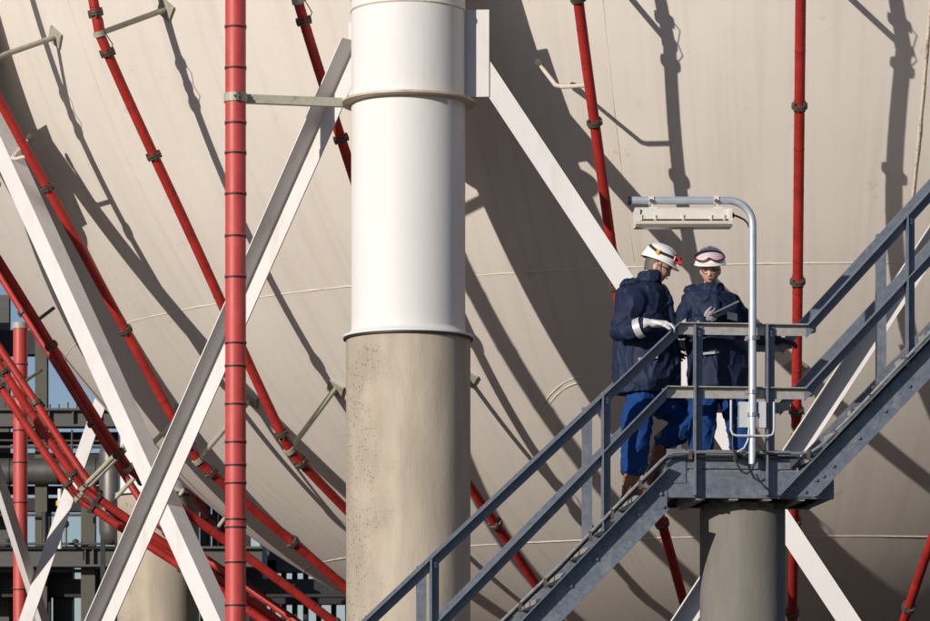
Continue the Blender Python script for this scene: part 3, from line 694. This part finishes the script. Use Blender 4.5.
limb(j, [(P(636, 299, .27), .095), (P(626, 318, .21), .092), (P(619.5, 333, .18), .085), (P(630, 330, .10), .08), (P(641, 327, .05), .068), (P(648, 325, .02), .06)], 20)
limb(j, [(P(640, 299, .64), .095), (P(638, 320, .7), .09), (P(642, 336, .7), .085), (P(660, 345, .66), .068)], 20)
limb(j, [(P(661, 289, .40), .05), (P(667, 303, .38), .05), (P(671, 318, .36), .04), (P(674, 340, .34), .03), (P(676, 385, .34), .025)], 12)
jk = remeshed(j, 'jacket', M['jacket'], .0095, 3, cloth(.015, (6, 6, 3.6)), mroot)
# collar, hood roll, chest flap, pocket and reflective band
cg = G(); cg.loft([(P(646.5, 283, .445), U * .12, WD * .13), (P(650, 276, .44), U * .098, WD * .108), (P(652, 271.5, .44), U * .094, WD * .10), (P(651.5, 274, .44), U * .07, WD * .075)], 24)
cg.ellip(P(632, 285, .45), U * .10, WD * .16, UP * .05); cg.ellip(P(664, 292, .42), U * .035, WD * .05, UP * .06); cg.ellip(P(668, 303, .40), U * .035, WD * .04, UP * .07)
remeshed(cg, 'collar', M['jacket'], .008, 2, cloth(.009, (9, 9, 9), 3.), jk)
part('reflective_band', G().tube([P(636.5, 329.0, .068), P(643, 326.5, .04)], .079, 20, False), 'reflect', jk)
part('pocket_flap', G().box(P(648, 358, .195), U * .075 + UP * .012, WD * .008, UP * .012), 'reflect', jk, 0)
tr = G()
tr.loft([(P(646, 384, .46), U * .13, WD * .16), (P(646, 392, .46), U * .15, WD * .18), (P(645, 403, .46), U * .14, WD * .17)])
limb(tr, [(P(642, 398, .37), .115), (P(637, 412, .34), .122), (P(637, 432, .32), .112), (P(635, 450, .31), .105), (P(633.5, 466, .30), .098)], 20)
limb(tr, [(P(652, 398, .55), .115), (P(671, 406, .58), .125), (P(686, 420, .6), .112), (P(678, 432, .6), .10), (P(664, 442, .6), .085)], 20)
remeshed(tr, 'trousers', M['trouser'], .009, 3, cloth(.013, (6, 6, 6), 5.), mroot)
def boot(top, ank, sole_pt, fdir, r0=.068, root=None):
    g = G(); limb(g, [(top, r0), (top.lerp(ank, .5), r0 * .93), (ank, r0 * .86)])
    s0 = V(sole_pt); lat = UP.cross(fdir)
    g.loft([(s0 - fdir * .075 + UP * .05, lat * .038, UP * .05), (s0 - fdir * .03 + UP * .055, lat * .042, UP * .055), (s0 + fdir * .06 + UP * .045, lat * .046, UP * .045), (s0 + fdir * .14 + UP * .035, lat * .048, UP * .035), (s0 + fdir * .19 + UP * .03, lat * .03, UP * .024)])
    b = remeshed(g, 'boot', M['boot'], .007, 3, cloth(.006, (22, 22, 30), 2.), root)
    part('sole', G().loft([(s0 - fdir * .085 + UP * .008, lat * .03, UP * .014), (s0 - fdir * .05 + UP * .008, lat * .042, UP * .016), (s0 + fdir * .1 + UP * .008, lat * .05, UP * .016), (s0 + fdir * .2 + UP * .008, lat * .03, UP * .014)]), 'sole', b)
step1 = floor_z - RISE
u1, _ = uz(P(630, 490, .3))
boot(P(633.5, 462, .30), P(631, 484, .30), W3(uz(P(632, 490, .3))[0], step1 - .0, .30), U, .07, mroot)
boot(P(663, 440, .6), P(651, 478, .6), W3(uz(P(652, 490, .6))[0], step1 - .0, .60), U, .068, mroot)
# cuff and glove, the fingers closing over the handrail
glove(P(651.5, 323.5, -.005), U * 1.0 + UP * -.02 - WD * .12, UP * 1 + U * .1, WD * -1 + U * .2, 'glovew', 'glove', mroot, (.35, .6, .6), 1.28)
glove(P(668, 349, .66), U * .8 - UP * .6, WD, UP, 'gloveg', 'glove', mroot, (.3, .4, .4), 1.0)
h, hb = helmet(mroot, mC, mF, mS, mT, 1.08)
def band(pts, wd, th, nrm): pass
def hel_pt(B, F, S, T, s, p, hgt, off=.004):
    c, q = math.cos(p), math.sin(p); k_ = math.sqrt(max(0, 1 - (hgt / .122) ** 2)) ** .8; R_ = k_ / math.sqrt((c / .132) ** 2 + (q / .108) ** 2) + off
    return B + (F * c * R_ + S * q * R_ + T * hgt) * s
def strap_on(B, F, S, T, s, ps, hs, wd=.011):
    pts = [hel_pt(B, F, S, T, s, a, h_) for a, h_ in zip(ps, hs)]
    g = G(); n_ = len(pts); vs = []
    for i, p in enumerate(pts):
        o_ = (p - B).normalized(); t_ = (pts[min(i + 1, n_ - 1)] - pts[max(i - 1, 0)]).normalized(); a_ = o_.cross(t_).normalized()
        vs += [p + a_ * wd + o_ * .001, p - a_ * wd + o_ * .001, p - a_ * wd - o_ * .006, p + a_ * wd - o_ * .006]
    fs = [(i * 4 + k, i * 4 + (k + 1) % 4, i * 4 + 4 + (k + 1) % 4, i * 4 + 4 + k) for i in range(n_ - 1) for k in range(4)]
    return g.add(vs, fs)
# the right side of the helmet is the side towards -S
ang = [-math.pi * 1.0 + math.pi * k / 14 for k in range(15)]
part('strap', strap_on(hb, mF, mS, mT, 1.08, ang, [.095 - .045 * min(1, k / 6) for k in range(15)]), 'strap', h)
part('strap', strap_on(hb, mF, mS, mT, 1.08, [-a for a in ang], [.05] * 15), 'strap', h)
fl_ = [hel_pt(hb, mF, mS, mT, 1.08, a, .05, .012) for a in (-.55, -.2, .2)]
part('headlamp', G().ellip(fl_[1] + mF * .012 + mT * .012, mF * .018, mS * .04, mT * .022).box(fl_[1] + mF * .02 + mT * -.016, mF * .014, mS * .04, mT * .014), 'lampred', h)
part('headlamp_bracket', G().tube([fl_[0] + mT * .03, fl_[0], fl_[0] - mT * .02], .008, 8), 'lampred', h)
part('strap_clip', G().box(hel_pt(hb, mF, mS, mT, 1.08, -1.75, .046, .008), mF * .013, mS * .007, mT * .02), 'yellow', h, 0)
part('chin_strap', G().tube([mC + mF * .02 - mS * .088 + mT * .03, mC + mF * .035 - mS * .084 - mT * .04, mC + mF * .065 - mS * .05 - mT * .115], .003, 6), 'strap', h)

# --- the woman on the landing, facing the camera and reading the tablet
def PW(x, y, w): return SP(x, y, w - .13)
wroot = empty('person', W3(uz(SP(719, 476, .5))[0], floor_z + .024, .5), 'person in navy jacket reading a tablet on the landing, maroon goggles on white helmet', 'person')
wF = (-WD * .90 - U * .20 + V((0, 0, -.26))).normalized(); wS = UP.cross(wF).normalized(); wT = wF.cross(wS).normalized()
wC = PW(710.3, 269.5, .46); wsz = .98
bod = G(); build_head(bod, wC, wF, wS, wT, wsz)
limb(bod, [(wC - wT * .06 - wF * .02, .05), (PW(711, 288, .5), .055), (PW(713, 302, .52), .09)])
bod.loft([(PW(713, 299, .52), U * .13, WD * .08), (PW(716, 335, .52), U * .13, WD * .09), (PW(717, 385, .52), U * .14, WD * .1)])
limb(bod, [(PW(692, 302, .52), .04), (PW(685, 329, .44), .036), (PW(700, 323, .28), .022)]); limb(bod, [(PW(732, 304, .54), .04), (PW(750, 331, .72), .036), (PW(773, 339, 1.02), .022)])
limb(bod, [(PW(706, 388, .52), .07), (PW(704, 428, .5), .05), (PW(703, 470, .52), .035)]); limb(bod, [(PW(731, 388, .52), .07), (PW(739, 428, .5), .05), (PW(741, 470, .52), .035)])
remeshed(bod, 'body', M['skin'], .0062, 2, None, wroot)
person_head_bits(wroot, wC, wF, wS, wT, wsz, 'hairblond')
j = G()
j.loft([(PW(x, y, w_), U * a, WD * b) for x, y, w_, a, b in ((717, 389, .52, .235, .17), (717, 372, .52, .24, .185), (716.5, 350, .52, .235, .185), (715, 330, .52, .225, .175), (713, 312, .52, .215, .16), (711.5, 300, .52, .205, .145), (709, 293, .52, .185, .13), (709, 290.5, .52, .13, .11), (710, 288, .52, .095, .095))], 32)
limb(j, [(PW(691, 301, .52), .078), (PW(685, 316, .49), .08), (PW(683.5, 330, .43), .075), (PW(692, 326, .33), .068), (PW(702, 321.5, .25), .052)], 20)
limb(j, [(PW(731, 304, .54), .08), (PW(741, 317, .60), .078), (PW(750, 331, .72), .07), (PW(762, 337.5, .88), .062), (PW(776, 339.5, 1.04), .05)], 20)
jk = remeshed(j, 'jacket', M['jacket'], .0095, 3, cloth(.015, (6, 6, 3.6), 11.), wroot)
cg = G(); cg.loft([(PW(710, 294, .51), U * .12, WD * .11), (PW(710.5, 290, .5), U * .108, WD * .10), (PW(711, 283.5, .5), U * .098, WD * .10), (PW(711, 286.5, .5), U * .07, WD * .075)], 24)
cg.ellip(PW(692, 291, .58), U * .07, WD * .08, UP * .05); cg.ellip(PW(714, 297, .40), U * .05, WD * .035, UP * .045); cg.ellip(PW(716, 306, .37), U * .035, WD * .035, UP * .07)
remeshed(cg, 'collar', M['jacket'], .008, 2, cloth(.009, (9, 9, 9), 8.), jk)
part('reflective_band', G().tube([PW(688, 329, .35), PW(692.5, 326.0, .32)], .078, 20, False), 'reflect', jk)
fa_ = PW(737, 320, .28); part('reflective_band', G().box(PW(732, 316.5, .352), U * .04 - UP * .008, WD * .012, UP * .028), 'reflect', jk, 0)
part('pocket_flap', G().box(PW(711, 353, .325), U * .062 + UP * .006, WD * .008, UP * .009), 'reflect', jk, 0)
tr = G()
tr.loft([(PW(717, 378, .52), U * .17, WD * .12), (PW(717, 392, .52), U * .18, WD * .13), (PW(717, 400, .52), U * .16, WD * .12)])
limb(tr, [(PW(704.5, 392, .52), .115), (PW(702.5, 412, .51), .11), (PW(702, 432, .50), .10), (PW(701.5, 466, .52), .088)], 20)
limb(tr, [(PW(731, 392, .52), .115), (PW(737.5, 412, .51), .112), (PW(740, 432, .50), .103), (PW(741, 466, .52), .09)], 20)
remeshed(tr, 'trousers', M['trouser'], .009, 3, cloth(.012, (6, 6, 6), 15.), wroot)
for x in (702, 741):
    b0 = PW(x, 468, .52); b0.z = floor_z + .024
    boot(b0 + UP * .16, b0 + UP * .07, b0 + WD * .03, (-WD + U * (-.35 if x < 720 else .25)).normalized(), .06, wroot)
tabc = PW(722.5, 308.5, .22)
glove(PW(703.5, 321, .235), U * .85 + UP * .42 - WD * .1, -WD * .8 + UP * -.4, UP * .8 - WD * .5, 'gloveg', 'glove', wroot, (.5, .7, .5), .95)
glove(PW(780, 340, 1.07), U * .95 + WD * .25 - UP * .1, UP, -WD + U * .2, 'gloved', 'glove', wroot, (.3, .45, .4), .95)
wF0, wT0 = wF, wT
wF = (wF0 * math.cos(.14) + wT0 * math.sin(.14)).normalized(); wT = (wT0 * math.cos(.14) - wF0 * math.sin(.14)).normalized()   # the hat sits tipped back a little
h, hb = helmet(wroot, wC, wF, wS, wT, 1.11)
# goggles pushed up on the front of the helmet
gf = G(); fr = []
for k in range(33):
    t = 2 * math.pi * k / 32; a = .95 * math.cos(t) * (1 if abs(math.cos(t)) < .98 else .99); hh_ = .050 + .036 * math.sin(t)
    if math.sin(t) < 0 and abs(a) < .28: hh_ += .024 * (1 - abs(a) / .28)
    fr.append((a, hh_))
gf.tube([hel_pt(hb, wF, wS, wT, 1.11, a, h_, .018) for a, h_ in fr], .0075, 8, False)
gog = part('goggles', gf, 'maroon', h, 60)
lv = [hel_pt(hb, wF, wS, wT, 1.11, a, h_, .016) for a, h_ in fr[:-1]]; cen = hel_pt(hb, wF, wS, wT, 1.11, 0, .055, .024)
lg = G(); inner = [hel_pt(hb, wF, wS, wT, 1.11, a * .5, .053 + (h_ - .053) * .5, .022) for a, h_ in fr[:-1]]
lg.add(lv + inner + [cen], [(i, (i + 1) % 32, 32 + (i + 1) % 32, 32 + i) for i in range(32)] + [(32 + i, 32 + (i + 1) % 32, 64) for i in range(32)])
part('goggle_lens', lg, 'lens', gog, 60)
part('strap', strap_on(hb, wF, wS, wT, 1.11, [.95 + (2 * math.pi - 1.9) * k / 16 for k in range(17)], [.05] * 17), 'maroon', gog)

# --- tablet
ta = (U * .86 + UP * .42 + WD * .1).normalized(); tb = (WD * .97 + UP * .03 - U * .1); tb = (tb - ta * tb.dot(ta)).normalized(); tn = ta.cross(tb)
troot = empty('tablet', tabc, 'thin dark tablet held in gloved hands above the landing rail', 'tablet')
part('casing', G().box(tabc, ta * .118, tb * .085, tn * .008), 'screen', troot, 0)
part('edge_trim', G().box(tabc - tb * .0865, ta * .116, tb * .0015, tn * .0055).box(tabc - ta * .1195, ta * .0015, tb * .083, tn * .0055), 'tabletedge', troot, 0)

# ------------------------------------------------------------------ pipe rack behind the tank
RY = 86.
def rect(nm, root, x0, y0, x1, y1, m, Y=RY, dep=.35, lip=0):
    a = at(x0, y1, Y); b = at(x1, y0, Y); c = (a + b) / 2 + V((0, dep / 2, 0))
    g = G().box(c, ((b.x - a.x) / 2, 0, 0), (0, dep / 2, 0), (0, 0, (b.z - a.z) / 2))
    if lip:
        for z in (a.z, b.z): g.box((c.x, c.y - .06, z), ((b.x - a.x) / 2 + .01, 0, 0), (0, dep / 2 + .1, 0), (0, 0, .025))
    return part(nm, g, m, root, 0)
def vcol(root, x0, x1, ytop, m, Y=RY, dep=.3):
    a = at(x0, ytop, Y); b = at(x1, ytop, Y); h_ = a.z
    g = G()
    w_ = (b.x - a.x) / 2; c = V(((a.x + b.x) / 2, Y + dep / 2, h_ / 2))
    g.box(c + V((0, -dep / 2, 0)), (w_, 0, 0), (0, .012, 0), (0, 0, h_ / 2)); g.box(c + V((0, dep / 2, 0)), (w_, 0, 0), (0, .012, 0), (0, 0, h_ / 2)); g.box(c, (.014, 0, 0), (0, dep / 2 - .014, 0), (0, 0, h_ / 2))
    return part('rack_column', g, m, root, 0)
rk = empty('pipe_rack', at(40, 985, RY) * V((1, 1, 0)) if False else V((at(40, 600, RY).x, RY, 0)), 'dark steel pipe rack standing beyond the tank against the sky', 'pipe rack')
for x0, x1, yt, m, Y in ((35, 47, 318, 'olive', RY), (81, 95, 470, 'olive', RY - .6), (53, 73, 552, 'dark', RY + .6), (96, 106, 552, 'dark', RY + .8), (36, 50, 498, 'dark', RY + .7), (-30, -16, 300, 'olive', RY), (-3, 9, 295, 'grey', RY + 1.5), (9, 30, 566, 'dark', RY + .9), (118, 126, 404, 'dark', RY + .5), (200, 207, 495, 'dark', RY), (212, 217, 495, 'dark', RY + .4), (222, 250, 500, 'dark', RY + .6)):
    vcol(rk, x0, x1, yt, m, Y)
for a in ((-80, 410, 128, 426, 'grey', RY - .5, .3, 1), (-80, 432, 132, 443, 'dark', RY + .6, .4, 0), (-80, 453, 126, 459, 'dark', RY + .7, .5, 0), (-80, 486, 104, 493.5, 'dark', RY + .7, .4, 0), (-80, 498, 104, 511, 'dark', RY + .5, .4, 0),
          (-80, 548, 262, 566, 'grey', RY - .9, .3, 1), (-80, 566, 73, 579, 'dark', RY + .5, .4, 0), (97, 566, 262, 579, 'dark', RY + .5, .4, 0), (-80, 579, 350, 597, 'dark', RY + .4, .4, 0), (-10, 330, 58, 354, 'dark', RY + .8, .5, 0), (-80, 295, -2, 306, 'grey', RY, .3, 0)):
    rect('rack_beam', rk, *a[:5], Y=a[5], dep=a[6], lip=a[7])
for x in (84, 92, 20, -10, 150, 190): rect('stiffener', rk, x, 549, x + 1.6, 565, 'grey', RY - 1.0, .12)
for x in (72, 48, 98): rect('stiffener', rk, x, 411, x + 1.6, 425, 'grey', RY - .6, .12)
g = G().prism(at(0, 425, RY - .2), at(33, 398, RY - .2), [(-.09, -.06), (.09, -.06), (.09, .06), (-.09, .06)], UP); part('knee_brace', g, 'grey', rk, 0)
for x0, y0, x1, y1, rr, m, yy in ((-60, 447, 118, 447, 1.6, 'lag', .2), (-60, 440, 110, 441, 1.0, 'grey', .1), (-60, 515, 104, 515, 1.4, 'lag', .3), (-60, 544, 150, 544, 1.3, 'grey', -.7), (-60, 571, 240, 571, 1.8, 'lag', .2), (28, 566, 28, 640, 1.4, 'grey', -.4), (66, 500, 66, 548, 1.2, 'lag', -.2),
                                 (72, 430, 72, 500, 1.0, 'olive', .1), (45, 512, 45, 548, 3.2, 'dark', .2), (104, 566, 104, 640, 2.2, 'lag', -.2), (130, 500, 130, 640, 1.6, 'grey', .1), (18, 355, 18, 412, 1.3, 'dark', .2), (62, 440, 62, 460, .8, 'dark', 0), (232, 556, 232, 640, 1.6, 'grey', .1)):
    part('rack_pipe', G().tube([at(x0, y0, RY + yy - .5), at(x1, y1, RY + yy - .5)], rr / FPX * RY, 12), m, rk)
for x, y in ((66, 524), (28, 606), (104, 598), (130, 560), (76, 543), (8, 543)):
    c_ = at(x, y, RY - .7); part('valve', G().ellip(c_, (.07, 0, 0), (0, .07, 0), (0, 0, .09)).tube([c_, c_ + V((0, -.15, 0))], .015, 6).lathe(c_ + V((0, -.15, 0)), [(.06, 0), (.075, .01), (.06, .02)], 16, (0, -1, 0)), 'dark', rk)
for x in range(-40, 130, 9): part('railing_bar', G().tube([at(x, 410, RY - .3), at(x, 402 if x > 60 or x < 30 else 404, RY - .3)], .018, 6), 'dark', rk)
pr = empty('process_pipe', at(20, 471, RY - .3), 'fat grey clad pipe lying in the pipe rack', 'pipe')
part('pipe', G().tube([at(-80, 471.5, RY - .1), at(108, 471.5, RY - .1)], 13.2 / FPX * RY, 32), 'lag', pr)
for x in (-40, 10, 58, 96): part('cladding_band', G().tube([at(x, 471.5, RY - .1), at(x + 1, 471.5, RY - .1)], 13.6 / FPX * RY, 32), 'dark', pr)
vs_ = empty('pressure_vessel', V((at(112, 500, RY - 2).x, RY - 2, 0)), 'dark upright vessel with rounded bottom beside the rack column', 'vessel')
vb = at(112, 545, RY - 2); vr = 13 / FPX * (RY - 2)
part('vessel_body', G().lathe((vb.x, vb.y, vb.z), [(.02, 0), (vr * .5, .03), (vr * .85, .12), (vr, .3), (vr, 2.0), (vr * .8, 2.2), (.02, 2.3)], 32), 'lag', vs_)
for d in (-1, 1): part('leg', G().box((vb.x + d * vr * .7, vb.y, vb.z / 2 + .15), (.05, 0, 0), (0, .05, 0), (0, 0, vb.z / 2 + .15)), 'dark', vs_, 0)
vp = at(60, 515, RY - 1.5); vv = empty('vent_pipe', V((vp.x, vp.y, at(60, 548, RY - 1.5).z)), 'small white upright pipe with yellow flange on the rack', 'pipe')
part('pipe', G().tube([at(60, 549, RY - 1.5), at(60, 489, RY - 1.5)], 2.2 / FPX * RY, 14), 'sleeve', vv)
part('flange', G().tube([at(60, 506, RY - 1.5), at(60, 501, RY - 1.5)], 4 / FPX * RY, 14), 'yellow', vv)
# slatted building behind the lower right of the rack
bl = empty('plant_building', V((at(300, 600, RY + 6).x, RY + 6, 0)), 'dark slatted plant building under the tank edge with pale blue corner panel', 'building')
rect('corner_panel', bl, 248, 524, 266, 930, 'panel', RY + 2, .5)
for a in ((262, 583, 420, 604, 'dark'), (262, 545, 420, 572, 'grey'), (264, 560, 276, 586, 'dark')): rect('wall_panel', bl, *a, Y=RY + 5, dep=.5)
for x in (270, 281, 292, 303, 316, 331, 345, 360): rect('slat', bl, x, 572, x + 5, 930, 'dark', RY + 5.6, .4)
for x in (206, 218, 229, 240): rect('slat', bl, x, 496, x + 4, 552, 'dark', RY + 3, .4)
